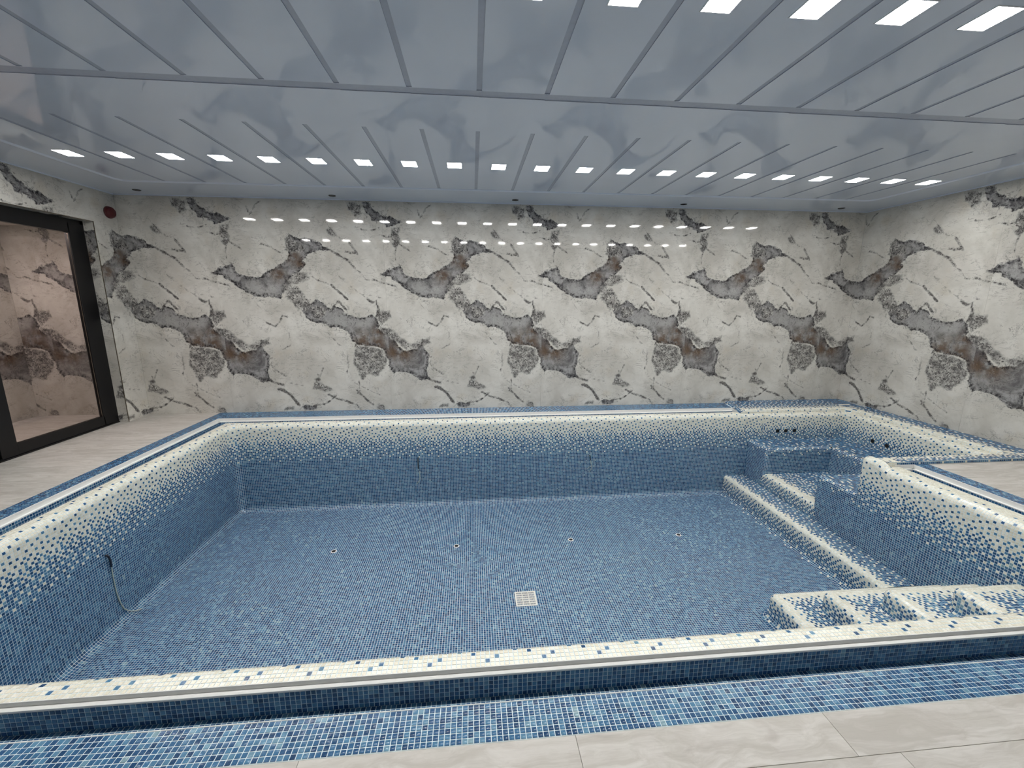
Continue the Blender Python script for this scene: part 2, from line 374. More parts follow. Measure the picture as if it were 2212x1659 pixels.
def slab_mesh(s0, s1, z0, z1, thick=0.012):
    key = (round(s0, 3), round(s1, 3), round(z0, 3), round(z1, 3))
    if key in _slab_cache: return _slab_cache[key]
    ns = max(2, int((s1 - s0) / 0.018) + 1); nz = max(2, int((z1 - z0) / 0.018) + 1)
    S, Z = np.meshgrid(np.linspace(s0, s1, ns), np.linspace(z0, z1, nz))
    fl = motif_fields(S, Z)
    V = np.stack([S.ravel(), np.zeros(S.size), Z.ravel()], 1)
    i = np.arange(ns * nz).reshape(nz, ns)
    F = np.stack([i[:-1, :-1], i[:-1, 1:], i[1:, 1:], i[1:, :-1]], -1).reshape(-1, 4)
    # edges of the slab
    rim = np.concatenate([i[0, :], i[1:, -1], i[-1, -2::-1], i[-2:0:-1, 0]])
    n0 = len(V); V2 = V[rim].copy(); V2[:, 1] = thick
    V = np.concatenate([V, V2]); k = np.arange(len(rim)); k2 = (k + 1) % len(rim)
    F = np.concatenate([F, np.stack([rim[k2], rim[k], n0 + k, n0 + k2], 1)])
    me = mesh_np('marble_slab', V, F)
    for nm, a in fl.items():
        at = me.attributes.new(nm, 'FLOAT', 'POINT')
        at.data.foreach_set('value', np.concatenate([a.ravel(), a.ravel()[rim]]).astype(np.float32))
    me.materials.append(M_MARBLE)
    _slab_cache[key] = me
    return me
SLAB0 = -4.03          # wall coordinate where a slab begins (w runs along the far wall as x and wraps at the corners)
J = 0.0008
def slabs(parent, w0, w1, z0, z1, place):
    """place(w_slab_origin) -> matrix that puts slab-local (s,0,z) into the room"""
    k = math.floor((w0 - SLAB0) / PER)
    while SLAB0 + k * PER < w1 - 1e-6:
        a = max(w0, SLAB0 + k * PER); b = min(w1, SLAB0 + (k + 1) * PER)
        s0 = a - (SLAB0 + k * PER); s1 = b - (SLAB0 + k * PER)
        if b - a > 0.01:
            o = link('marble_slab', slab_mesh(s0 + J, s1 - J, z0, z1), None, parent)
            o.matrix_world = place(SLAB0 + k * PER)
        k += 1

# ------------------------------------------------------------------ room dimensions (metres; deck z = 0, camera over x = y = 0)
XL, XR, YF, YB, H = -5.35, 6.96, 7.28, -1.6, 3.42
T = 0.012
def struct(name, bl, mat, **k): return boxes(name, bl, mat, kind='structure', **k)
wf = struct('wall_far', [(XL - .3, XR + .3, YF + T, YF + .25, -.02, H + .3)], M_CONC)
slabs(wf, XL, XR, 0.0, H, lambda w: Matrix.Translation((w, YF, 0)))
wr = struct('wall_right', [(XR + T, XR + .25, YB - .2, YF + T, -.02, H + .3)], M_CONC)
slabs(wr, XR, XR + (YF - YB), 0.0, H, lambda w: Matrix.Translation((XR, YF - (w - XR), 0)) @ Matrix.Rotation(-PI / 2, 4, 'Z'))
DY0, DY1, DH = 3.3, 6.84, 2.95
wl = struct('wall_left', [(XL - .17, XL - T, DY1 + T, YF + T, -.02, H + .3), (XL - .17, XL - T, YB, DY1 + T, DH + T, H + .3), (XL - .17, XL - T, YB, DY0 - T, -.02, DH + T), (XL - .17, XL - T, DY0 - T, DY1 + T, -.2, -0.06)], M_CONC)
pl = lambda w: Matrix.Translation((XL, YF + (w - XL), 0)) @ Matrix.Rotation(PI / 2, 4, 'Z')
slabs(wl, XL - (YF - DY1), XL, 0.0, DH, pl)
slabs(wl, XL - (YF - YB), XL, DH, H, pl)
slabs(wl, XL - (YF - YB), XL - (YF - DY0), 0.0, DH, pl)
# marble reveals of the door opening
o = link('reveal_slab', slab_mesh(1.29, 1.43, 0.0, DH), None, wl); o.matrix_world = Matrix.Translation((XL - 1.43, DY1, 0))
o = link('reveal_slab', slab_mesh(0, .14, 0, DY1 - DY0), None, wl)
o.matrix_world = Matrix(((-1, 0, 0, XL), (0, 0, 1, DY0), (0, 1, 0, DH), (0, 0, 0, 1)))
boxes('corner_trim', [(XL - .003, XL + .0035, DY1 - .004, DY1 + .005, 0, DH + .004), (XL - .003, XL + .0035, DY0, DY1 + .005, DH - .004, DH + .005)], M_STEEL, wl, label='thin shiny metal corner bead round the door opening')
wb = struct('wall_back', [(XL - .3, XR + .3, YB - .25, YB - T, -.02, H + .3)], M_CONC)
slabs(wb, XL, XL + 12.31, 0.0, H, lambda w: Matrix.Translation((-w + XL + XR, YB, 0)) @ Matrix.Rotation(PI, 4, 'Z'))

# ------------------------------------------------------------------ corridor behind the glass door
CX0, CY0 = -7.07, 2.9
st = struct('wall_corridor_far', [(CX0 - .2, XL - .17, 7.32 + T, 7.55, -.2, 3.2)], M_CONC)
slabs(st, CX0, XL - .17, 0.0, 2.95, lambda w: Matrix.Translation((w, 7.32, 0)))
st = struct('wall_corridor_left', [(CX0 - .25, CX0 - T, CY0, 7.34, -.2, 3.2)], M_CONC)
slabs(st, XL - 2.6, XL + 1.82, 0.0, 2.95, lambda w: Matrix.Translation((CX0, 5.5 + (w - XL), 0)) @ Matrix.Rotation(PI / 2, 4, 'Z'))
struct('wall_corridor_near', [(CX0, XL - .17, CY0 - .2, CY0, -.2, 3.2)], M_WHITEWALL)
struct('ceiling_corridor', [(CX0 - .2, XL - .17, CY0 - .2, 7.5, 2.95, 3.15)], M_WPL)

# ------------------------------------------------------------------ plank floor
PW, PLN = 0.1935, 1.165
fl = struct('floor', [(XL, XR, YB, 1.482, -.25, -.010), (XL, -4.252, 1.482, YF, -.25, -.010), (5.302, XR, 1.482, 4.208, -.25, -.010)], M_CONC)
fc = struct('floor_corridor', [(CX0, XL, CY0, 7.32, -.25, -.010)], M_CONC)
_pk = {}
def plank(x0, x1, y0, y1, parent):
    g = 0.0009
    lx, ly = round(x1 - x0 - 2 * g, 4), round(y1 - y0 - 2 * g, 4)
    if lx < .01 or ly < .01: return
    if (lx, ly) not in _pk:
        bm = bmesh.new(); box_bm(bm, -lx / 2, lx / 2, -ly / 2, ly / 2, -.010, 0)
        bmesh.ops.bevel(bm, geom=[e for e in bm.edges if all(v.co.z > -.001 for v in e.verts)], offset=.0006, segments=1, affect='EDGES')
        me = bpy.data.meshes.new('plank'); bm.to_mesh(me); bm.free(); me.materials.append(M_WOOD); _pk[(lx, ly)] = me
    o = link('plank', _pk[(lx, ly)], None, parent); o.location = ((x0 + x1) / 2, (y0 + y1) / 2, 0)
def planks(parent, X0, X1, Y0, Y1, yref=1.482):
    r = math.floor((Y0 - yref) / PW + 1e-6)
    while yref + r * PW < Y1 - 1e-6:
        a, b = max(Y0, yref + r * PW), min(Y1, yref + (r + 1) * PW)
        off = 0.422 + (0.189 if r % 2 == 0 else 0.0)
        k = math.floor((X0 - off) / PLN)
        while off + k * PLN < X1 - 1e-6:
            c, d = max(X0, off + k * PLN), min(X1, off + (k + 1) * PLN)
            if d - c > .03: plank(c, d, a, b, parent)
            k += 1
        r += 1
planks(fl, XL, XR, 0.31, 1.482)
planks(fl, XL, -4.252, 1.482, YF)
planks(fl, 5.302, XR, 1.482, 4.206)
planks(fc, CX0, XL - .0, CY0, 7.32)
boxes('plank_field', [(XL, XR, YB, .309, -.010, 0)], M_WOOD, fl, kind='stuff')

# ------------------------------------------------------------------ ceiling
LX0, LDX = -4.335, 0.5187
SK = 0.0105                                   # the rows run very slightly askew of the far wall
TX0, TX1, TY0, TY1 = -4.66, 6.26, 1.15, 6.49  # moulded tray edge
ceil = None
def ceiling():
    """one film with rectangular openings (slots and lamps), the openings filled with recessed pieces"""
    slots = []; lamps = []
    for k in range(21):
        for row, y in ((0, 5.385), (1, 2.445)):
            x = LX0 + LDX * k - (.028 if row else 0)
            yy = y - .005 + (.0145 * max(x, 0) if row == 0 else .002 * x)
            lamps.append((x - .088, x + .088, yy - .105, yy + .105, row, k))
    for k in range(20):
        x = LX0 + LDX * (k + .5)
        e = SK * x
        slots.append((x - .02, x + .02, 4.335 + e * .5, 6.44))
        slots.append((x - .02, x + .02, 1.35, 3.5545 + e - .003))
    return slots, lamps
SLOTS, LAMPS = ceiling()
def holes_mesh(x0, x1, y0, y1, rects, z):
    xs = sorted(set([x0, x1] + [round(v, 4) for r in rects for v in r[:2]])); 
    V = []; F = []
    xs = [x for x in xs if x0 <= x <= x1]
    for a, b in zip(xs[:-1], xs[1:]):
        mid = (a + b) / 2
        cuts = sorted([(r[2], r[3]) for r in rects if r[0] < mid < r[1]])
        y = y0
        for c, d in cuts + [(y1, y1)]:
            if c > y + 1e-6:
                n = len(V); V += [(a, y, z), (a, c, z), (b, c, z), (b, y, z)]; F.append((n, n + 1, n + 2, n + 3))
            y = max(y, d)
    return np.array(V), np.array(F)
# transverse slot that closes the near comb: many short pieces follow the slight skew
CROSS = []; CY0_, CY1_ = 3.555, 3.655
xs = [LX0 + LDX * (k - .5) for k in range(22)]
rects = [s for s in SLOTS] + [l[:4] for l in LAMPS]
for a, b in zip(xs[:-1], xs[1:]):
    e = SK * (a + b) / 2
    CROSS.append((a, b, CY0_ + e, CY1_ + e))
rects2 = rects + CROSS
V, F = holes_mesh(XL, XR, YB, YF, rects2, H)
ceil = link('ceiling', mesh_np('ceiling', V, F), M_CEIL, kind='structure')
boxes('ceiling_void', [(XL - .3, XR + .3, YB - .3, YF + .3, H + .08, H + .3)], M_CONC, ceil)
def slot_piece(x0, x1, y0, y1):
    d = .005
    V = [(x0, y0, H), (x1, y0, H), (x1, y1, H), (x0, y1, H), (x0, y0, H + d), (x1, y0, H + d), (x1, y1, H + d), (x0, y1, H + d)]
    F = [(4, 7, 6, 5), (0, 4, 5, 1), (1, 5, 6, 2), (2, 6, 7, 3), (3, 7, 4, 0)]
    return V, F
def slot_obj(name, rl, open_ends=False):
    V = []; F = []
    for r in rl:
        v, f = slot_piece(*r[:4]); f = [f[0], f[1], f[3]] if open_ends else f; n = len(V); V += v; F += [tuple(i + n for i in q) for q in f]
    return link(name, mesh_np(name, np.array(V), np.array(F)), M_SLOT, ceil)
for s in SLOTS: slot_obj('grey_inlay', [s])
slot_obj('grey_inlay', CROSS, True)
# moulded edge of the tray
def moulding():
    r = .16; pts = []
    for cx, cy, a0 in ((TX1 - r, TY1 - r, 0), (TX0 + r, TY1 - r, 90), (TX0 + r, TY0 + r, 180), (TX1 - r, TY0 + r, 270)):
        for j in range(7):
            a = math.radians(a0 + 15 * j); pts.append((cx + r * math.cos(a), cy + r * math.sin(a), math.cos(a), math.sin(a)))
    prof = [(-.035, 0), (-.03, -.006), (-.015, -.013), (0, -.016), (.015, -.013), (.03, -.006), (.035, 0)]
    V = [(x + nx * d, y + ny * d, H + z) for x, y, nx, ny in pts for d, z in prof]
    m = len(prof); n = len(pts); F = []
    for i in range(n):
        for j in range(m - 1):
            a = i * m + j; b = ((i + 1) % n) * m + j; F.append((a, a + 1, b + 1, b))
    link('edge_moulding', mesh_np('edge_moulding', np.array(V), np.array(F), smooth=True), M_CEIL, ceil, label='low rounded moulding round the light field')
moulding()
for p in ([(XL, XR, YF - .012, YF - .001, H - .014, H)], [(XR - .012, XR, YB, YF - .012, H - .014, H)], [(XL, XL + .012, YB, YF - .012, H - .014, H)]):
    boxes('edge_profile', p, M_CEIL, ceil)

# square lamps: frame, diffuser
ORD = ['first', 'second', 'third', 'fourth', 'fifth', 'sixth', 'seventh', 'eighth', 'ninth', 'tenth', 'eleventh', 'twelfth', 'thirteenth', 'fourteenth', 'fifteenth', 'sixteenth', 'seventeenth', 'eighteenth', 'nineteenth', 'twentieth', 'twenty-first']
def lamp_proto():
    wx, wy = .176, .21
    bm = bmesh.new(); t = .007
    for b in ((-wx / 2, wx / 2, -wy / 2, -wy / 2 + t), (-wx / 2, wx / 2, wy / 2 - t, wy / 2), (-wx / 2, -wx / 2 + t, -wy / 2 + t, wy / 2 - t), (wx / 2 - t, wx / 2, -wy / 2 + t, wy / 2 - t)):
        box_bm(bm, *b, -.003, .035)
    fm = bpy.data.meshes.new('frame'); bm.to_mesh(fm); bm.free(); fm.materials.append(M_FRAME)
    bm = bmesh.new(); box_bm(bm, -wx / 2 + t, wx / 2 - t, -wy / 2 + t, wy / 2 - t, -.001, .006)
    dm = bpy.data.meshes.new('diffuser'); bm.to_mesh(dm); bm.free(); dm.materials.append(M_LAMP)
    return fm, dm
FM, DM = lamp_proto()
for x0, x1, y0, y1, row, k in LAMPS:
    if row == 0:
        lab = f'lit square ceiling light in the far row, {ORD[k]} from the left wall'
        if k == 0: lab = 'lit square ceiling light at the left end of the far row'
        if k == 20: lab = 'lit square ceiling light at the right end of the far row'
    else:
        lab = f'large looking lit ceiling light in the near row overhead, {ORD[k]} from the left wall'
    t = empty('ceiling_light', ((x0 + x1) / 2, (y0 + y1) / 2, H), label=lab, cat='ceiling light', group='square lights of the far row' if row == 0 else 'square lights of the near row')
    link('frame', FM, None, t); link('diffuser', DM, None, t)
# five unlit round spots by the far wall
def spot_mesh():
    bm = bmesh.new(); bmesh.ops.create_cone(bm, cap_ends=True, segments=24, radius1=.040, radius2=.040, depth=.006)
    a = bpy.data.meshes.new('lens'); bm.to_mesh(a); bm.free(); a.materials.append(M_DARK)
    V = []; F = []; n = 28
    for i in range(n):
        q = 2 * PI * i / n
        for r, z in ((.040, .004), (.042, -.006), (.050, -.005), (.053, .0)): V.append((r * math.cos(q), r * math.sin(q), z))
    for i in range(n):
        for j in range(3): a0 = i * 4 + j; b0 = ((i + 1) % n) * 4 + j; F.append((a0, b0, b0 + 1, a0 + 1))
    b = mesh_np('bezel', np.array(V), np.array(F), smooth=True); b.materials.append(M_DARK)
    return a, b
SA, SB = spot_mesh()
for k, (x, y) in enumerate(((-4.81, 6.99), (-2.095, 7.04), (.694, 7.03), (3.458, 7.03), (6.251, 7.04))):
    pos = ['in the left corner by the door wall', 'second from the left along the far wall', 'at the middle of the far wall', 'fourth from the left along the far wall', 'in the right corner'][k]
    t = empty('recessed_spotlight', (x, y, H - .001), label=f'small unlit dark round ceiling spot {pos}', cat='spotlight', group='unlit spots along the far wall')
    link('lens', SA, None, t); link('bezel', SB, None, t)
# corridor lamp
t = empty('ceiling_light', (-6.3, 5.9, 2.95), label='warm white panel lamp on the corridor ceiling behind the glass door', cat='ceiling light')
boxes('frame', [(-.32, .32, -.32, .32, -.03, 0)], M_FRAME, t); boxes('diffuser', [(-.30, .30, -.30, .30, -.034, -.028)], M_LAMPC, t)

# ------------------------------------------------------------------ glass door in the left wall
door = empty('door_1', (0, 0, 0), kind='structure')
FXa, FXb = XL - .20, XL - .14       # frame depth range
boxes('outer_frame', [(FXa - .02, FXb, DY1 - .05, DY1, .0, DH), (FXa - .02, FXb, DY0, DY0 + .05, 0, DH), (FXa - .02, FXb, DY0, DY1, DH - .05, DH)], M_BLACK, door, bevel=.002)
boxes('track', [(FXa - .03, FXb + .012, DY0, DY1, 0, .018), (FXb - .012, FXb - .006, DY0, DY1, .018, .03)], M_BLACK, door, bevel=.001)
def leaf(y0, y1, xo):
    s = .19; r0, r1, zt, zb = .135, .17, DH - .045, .022
    L = boxes('door_leaf', [(FXa + xo, FXb + xo, y0, y0 + s, zb, zt), (FXa + xo, FXb + xo, y1 - s - .02, y1, zb, zt), (FXa + xo, FXb + xo, y0 + s, y1 - s, zb, zb + r0), (FXa + xo, FXb + xo, y0 + s, y1 - s, zt - r1 + .03, zt)], M_BLACK, door, bevel=.003)
    boxes('glass_pane', [(FXa + xo + .026, FXa + xo + .034, y0 + s - .004, y1 - s - .016, zb + r0 - .004, zt - r1 + .034)], M_GLASS, L)
    boxes('glazing_bead', [(FXa + xo + .046, FXa + xo + .050, y1 - s - .032, y1 - s - .026, zb + r0, zt - r1 + .03)], M_STEEL, L)
leaf(5.18, 6.80, 0.0)
leaf(3.45, 5.30, -.066)
# round red alarm sounder high on the left wall
t = empty('alarm_sounder', (XL, 7.135, 3.13), label='round dark red alarm sounder high on the left wall above the door', cat='alarm')
def disc(name, prof, axis, mat, parent, n=28):
    V = []; F = []
    for i in range(n):
        q = 2 * PI * i / n
        for r, h in prof:
            c, s = r * math.cos(q), r * math.sin(q)
            V.append({'x': (h, c, s), 'y': (c, h, s), 'z': (c, s, h)}[axis])
    m = len(prof)
    for i in range(n):
        for j in range(m - 1): a0 = i * m + j; b0 = ((i + 1) % n) * m + j; F.append((a0, b0, b0 + 1, a0 + 1))
    return link(name, mesh_np(name, np.array(V), np.array(F), smooth=True), mat, parent)
disc('base', [(.0001, .0), (.085, 0.0), (.085, .02), (.0001, .02)], 'x', M_RED, t)
disc('dome', [(.078, .02), (.076, .05), (.06, .062), (.03, .066), (.0001, .067)], 'x', M_RED, t)
disc('grille_ring', [(.05, .0635), (.053, .069), (.058, .0635)], 'x', M_RED, t)

# ------------------------------------------------------------------ glass mosaic
PT = 0.0255                       # tile pitch
BLUES = [lin(c) for c in ((32, 69, 107), (42, 83, 124), (52, 96, 135), (63, 109, 146), (77, 123, 156), (92, 135, 164), (110, 149, 171), (130, 161, 173))]
BW = np.array([.14, .21, .23, .19, .12, .07, .03, .01])
WHITES = [lin(c) for c in ((232, 228, 212), (226, 221, 204), (236, 233, 220), (222, 218, 200))]
PALE_T = lin((206, 214, 206))     # the pale tiles scattered in blue fields
def lowfreq(a, b, s=1.0):
    return (np.sin(a * 1.7 * s + 1.3 * np.sin(b * 1.1 * s)) + np.sin(b * 2.3 * s + 2.1 * np.sin(a * .9 * s + 1)) + np.sin((a + b) * 3.9 * s)) / 3
def tile_colors(blue, center):
    """blue: bool array (n,), center (n,3) -> rgb (n,3)"""
    n = len(blue)
    lf = lowfreq(center[:, 0] + center[:, 2] * .7, center[:, 1] + center[:, 2] * 1.3)
    u = np.clip(rng.random(n) + lf * .04, 0, .9999)
    cum = np.cumsum(BW) / BW.sum()
    bi = np.searchsorted(cum, u).clip(0, len(BLUES) - 1)
    c = np.array(BLUES)[bi] * (1 + rng.normal(0, .045, (n, 1)))
    wi = rng.integers(0, len(WHITES), n)
    wcol = np.array(WHITES)[wi] * (1 + rng.normal(0, .015, (n, 1)))
    return np.where(blue[:, None], c, wcol), bi, wi

def cells(L, mask, flip):
    a, b, c, d = L[:-1, :-1], L[1:, :-1], L[1:, 1:], L[:-1, 1:]
    if flip: a, b, c, d = a, d, c, b
    Q = np.stack([a, b, c, d], 2)[mask]            # (n,4,3)
    return Q
G_FR = 0.145
def tile_geo(Q, h=0.0017):
    n = len(Q); cen = Q.mean(1)
    nr = np.cross(Q[:, 2] - Q[:, 0], Q[:, 3] - Q[:, 1]); nr /= np.linalg.norm(nr, axis=1, keepdims=True) + 1e-12
    low = cen[:, None] + (Q - cen[:, None]) * (1 - G_FR)
    top = cen[:, None] + (Q - cen[:, None]) * (1 - G_FR - .05) + nr[:, None] * h
    top = top + nr[:, None] * rng.normal(0, .00016, (n, 4, 1))
    V = np.concatenate([low, top], 1).reshape(-1, 3)
    k = np.arange(n)[:, None] * 8
    F = [k + np.array([4, 5, 6, 7])]
    for i in range(4):
        j = (i + 1) % 4; F.append(k + np.array([i, j, 4 + j, 4 + i]))
    return V, np.concatenate(F), cen, nr

_tm = {}
def single_tile_mesh(key, rgb, jit):
    if key not in _tm:
        s = PT / 2 * (1 - G_FR); t = PT / 2 * (1 - G_FR - .05); h = .0017
        V = np.array([(-s, -s, 0), (s, -s, 0), (s, s, 0), (-s, s, 0), (-t, -t, h), (t, -t, h), (t, t, h), (-t, t, h)])
        F = np.array([(4, 5, 6, 7), (0, 1, 5, 4), (1, 2, 6, 5), (2, 3, 7, 6), (3, 0, 4, 7)])
        me = mesh_np('tile', V, F, colors=np.tile(rgb, (8, 1))); me.materials.append(M_TILE); _tm[key] = me
    return _tm[key]

def mosaic(name, L, bluefn, parent, up, mask=None, singles=None, base=True, label=None, part=None):
    """L lattice (nu+1,nv+1,3); bluefn(iu,iv,center)->bool; up (vector or array) the open side;
    singles: function(center)->bool marks the tiles kept as separate objects (at most 300)"""
    nu, nv = L.shape[0] - 1, L.shape[1] - 1
    if mask is None: mask = np.ones((nu, nv), bool)
    a, b, c, d = L[:-1, :-1], L[1:, :-1], L[1:, 1:], L[:-1, 1:]
    nr = np.cross(c - a, d - b); u = np.asarray(up, float)
    flip = (nr * u).sum(-1)[mask].sum() < 0
    Q = cells(L, mask, flip)
    IU, IV = np.meshgrid(np.arange(nu), np.arange(nv), indexing='ij')
    iu, iv = IU[mask], IV[mask]
    cen = Q.mean(1)
    blue = bluefn(iu, iv, cen)
    col, bi, wi = tile_colors(blue, cen)
    if part is None:
        # the bed of grout is the part, its tiles hang below it
        part = link(name, mesh_np(name, Q.reshape(-1, 3), np.arange(len(Q) * 4).reshape(-1, 4)), M_GROUT, parent, label=label)
    elif base:
        link('grout_bed', mesh_np('grout_bed', Q.reshape(-1, 3), np.arange(len(Q) * 4).reshape(-1, 4)), M_GROUT, part)
    keep = np.ones(len(Q), bool)
    if singles is not None:
        idx = np.argsort(singles(cen))[:300]; keep[idx] = False
        for i in idx:
            q = Q[i]; ux = Vector(q[1] - q[0]).normalized(); n_ = Vector(np.cross(q[2] - q[0], q[3] - q[1])).normalized(); uy = n_.cross(ux)
            key = ('b', bi[i]) if blue[i] else ('w', wi[i])
            me = single_tile_mesh(key, BLUES[bi[i]] if blue[i] else WHITES[wi[i]], 0)
            o = link('tile', me, None, part); cx, cy, cz = cen[i]
            o.matrix_world = Matrix(((ux.x, uy.x, n_.x, cx), (ux.y, uy.y, n_.y, cy), (ux.z, uy.z, n_.z, cz), (0, 0, 0, 1)))
    V, F, _, _ = tile_geo(Q[keep])
    link('mosaic_tiles', mesh_np('mosaic_tiles', V, F, colors=np.repeat(col[keep], 8, 0)), M_TILE, part, kind='stuff')
    return part

# --- twelve-column sheet patterns (True = blue)
def gen_rows(dens, seed):
    r = np.random.default_rng(seed); rows = []
    for k in dens:
        if isinstance(k, (set, tuple, list)):
            row = np.zeros(12, bool)
            if isinstance(k, tuple): row[:] = True; row[list(k)] = False      # tuple lists the pale columns
            else: row[list(k)] = True
            rows.append(row); continue
        minority_blue = k <= 6; m = k if minority_blue else 12 - k
        sel = []
        for _ in range(m):
            best, bs = None, -1
            for c in r.permutation(12):
                if c in sel: continue
                s = 0
                dmin = 9.0
                for q in sel: dd = min(abs(c - q), 12 - abs(c - q)); dmin = min(dmin, dd * 1.0)
                for back in (1, 2, 3):
                    if len(rows) >= back:
                        for q in np.where(rows[-back] == minority_blue)[0] if (rows[-back].sum() <= 6) == minority_blue else []:
                            dd = min(abs(c - q), 12 - abs(c - q)); dmin = min(dmin, math.hypot(dd, back * 1.1))
                if dmin > bs: bs, best = dmin, c
            sel.append(best)
        row = np.zeros(12, bool); row[sel] = True
        rows.append(row if minority_blue else ~row)
    return np.array(rows)
GB = gen_rows([[], [0], [2], [9], [6], [0], [3], [10, 5], [7, 1], [9, 4], [11, 6], 3, 3, 4, 4, 6, 7, 8, 8, 9, 9, 10, (3, 9), (5, 11), (1, 8), (4, 10), (6,), (0,)], 3)
def basin_pat(row, col):
    row = np.asarray(row)
    out = np.ones(len(row), bool); m = (row >= 0) & (row < len(GB))
    out[m] = GB[row[m], col[m] % 12]; out[row < 0] = False
    return out
G_RISE = gen_rows([[], [3, 9], [0, 5, 8], 5, 7, 8, 8, 9, 10, 10, (2, 8), (0,), (6,), (3,), (9,)], 11)
G_TREAD = gen_rows([[], [1, 7], 4, 7, 9, 10, 10, 10, 11, (4, 10), (1, 7), (3, 10), (6, 0), (2, 9), (5,), (11, 4), (8,), (2,)], 5)
G_STAIR = gen_rows([[], [1, 7, 4], 4, 6, 8, 9, 9, 10, 9, 10, 10, 10, 11, 10, 11, 10, 11], 23)
G_STAIR_R = gen_rows([[], [2, 8, 5], 5, 6, 8, 8, 9, 9, 9, 10, 10], 29)
G_SPARSE = gen_rows([10, 11, 10, 11, 11, 10, 11, 11, 11, 10, 11, 11], 17)
G_SURR = gen_rows([[], [3, 9], [0, 6, 10], 4, 6, 7, 8, 9, 9, 10, 9, 10, 10, 11, 10, 11, 10, 11, 11, 10, 11, 11, 11, 11, 11, 11], 31)
def from_rows(G, k, col, beyond=True):
    k = np.asarray(k); out = np.full(len(k), beyond); m = (k >= 0) & (k < len(G)); out[m] = G[k[m], np.asarray(col)[m] % 12]; out[k < 0] = False
    return out
ALLB = lambda iu, iv, c: np.ones(len(iu), bool)

# --- plan paths:  position + unit normal pointing into the solid
def line(p0, p1, n):
    p0, p1 = np.array(p0, float), np.array(p1, float); k = max(1, round(np.linalg.norm(p1 - p0) / PT))
    t = np.linspace(0, 1, k + 1)[:, None]
    return [(p, np.array(n, float), 0) for p in p0 + (p1 - p0) * t]
def arc(c, r, a0, a1, convex=False):
    """concave: pos = c + r n ; convex: pos = c - r n ; a in degrees is the direction of n"""
    k = max(2, round(abs(math.radians(a1 - a0)) * r / PT)); out = []
    for t in np.linspace(0, 1, k + 1):
        a = math.radians(a0 + (a1 - a0) * t); n = np.array([math.cos(a), math.sin(a)])
        out.append((np.array(c) + n * (-r if convex else r), n, 0 if convex else r))
    return out
def join(*segs):
    out = list(segs[0])
    for s in segs[1:]: out += s[1:]
    return out
def prof_round(pts_fn_list):
    """list of (kind, ...) evaluated to a dense polyline, then resampled at the tile pitch"""
    P = []
    for it in pts_fn_list:
        if it[0] == 'p': P.append((it[1], it[2]))
        else:                                  # arc: centre d, centre z, radius, a0, a1 (degrees)
            _, cd, cz, r, a0, a1 = it
            for t in np.linspace(0, 1, 12): a = math.radians(a0 + (a1 - a0) * t); P.append((cd + r * math.cos(a), cz + r * math.sin(a)))
    P = np.array(P); s = np.r_[0, np.cumsum(np.hypot(*np.diff(P, axis=0).T))]
    k = max(1, round(s[-1] / PT)); t = np.linspace(0, s[-1], k + 1)
    return np.stack([np.interp(t, s, P[:, 0]), np.interp(t, s, P[:, 1])], 1)
def sweep(path, prof, square=False):
    dmax = prof[:, 0].max()
    L = np.zeros((len(path), len(prof), 3))
    for i, (p, n, r) in enumerate(path):
        d = prof[:, 0].copy()
        if square and r > 0:
            m = max(abs(n[0]), abs(n[1])); t = np.clip(d / dmax, 0, 1) ** 2
            rho = (r + d) * (1 + t * (1 / m - 1)); d = rho - r
        L[i, :, 0] = p[0] + n[0] * d; L[i, :, 1] = p[1] + n[1] * d; L[i, :, 2] = prof[:, 1]
    return L
def open_side(path, prof):
    n = np.array([q[1] for q in path]); n = (n[1:] + n[:-1]) / 2
    u = np.zeros((len(path) - 1, len(prof) - 1, 3)); u[:, :, :2] = -n[:, None]; u[:, :, 2] = 1
    return u
def swept(name, path, prof, bluefn, parent, square=False, **k):
    return mosaic(name, sweep(path, prof, square), bluefn, parent, open_side(path, prof), **k)
def flat(name, x0, x1, y0, y1, z, bluefn, parent, mask=None, **k):
    nx, ny = max(1, round((x1 - x0) / PT)), max(1, round((y1 - y0) / PT))
    X, Y = np.meshgrid(np.linspace(x0, x1, nx + 1), np.linspace(y0, y1, ny + 1), indexing='ij')
    L = np.stack([X, Y, np.full(X.shape, z)], -1)
    if mask is not None:
        cx, cy = (X[1:, 1:] + X[:-1, :-1]) / 2, (Y[1:, 1:] + Y[:-1, :-1]) / 2; mask = mask(cx, cy)
    return mosaic(name, L, bluefn, parent, (0, 0, 1), mask=mask, **k)

# ------------------------------------------------------------------ the pool
pool = empty('swimming_pool', (0.5, 4.3, 0), label='large empty indoor pool lined with blue and white glass mosaic', cat='pool')
PIV = Matrix.Translation((-0.5, -4.3, 0))
pool.location = (0, 0, 0)
XW0, XW1, YW0, YW1 = -3.70, 4.705, 2.038, 6.54
ZR, ZF = -0.02, -1.44
FIL = .12
near_key = lambda c: np.hypot(np.hypot(c[:, 0] - .15, c[:, 1] - .0) , c[:, 2] - CAM_H)
main_prof = lambda dr: prof_round([('p', dr, ZR), ('p', .08, ZR), ('a', .08, ZR - .08, .08, 90, 180), ('p', 0, ZF + .085), ('a', -.085, ZF + .085, .085, 0, -90)])
P15 = main_prof(.15)
colof = lambda iu: iu
pat_main = lambda iu, iv, c: basin_pat(iv, iu)
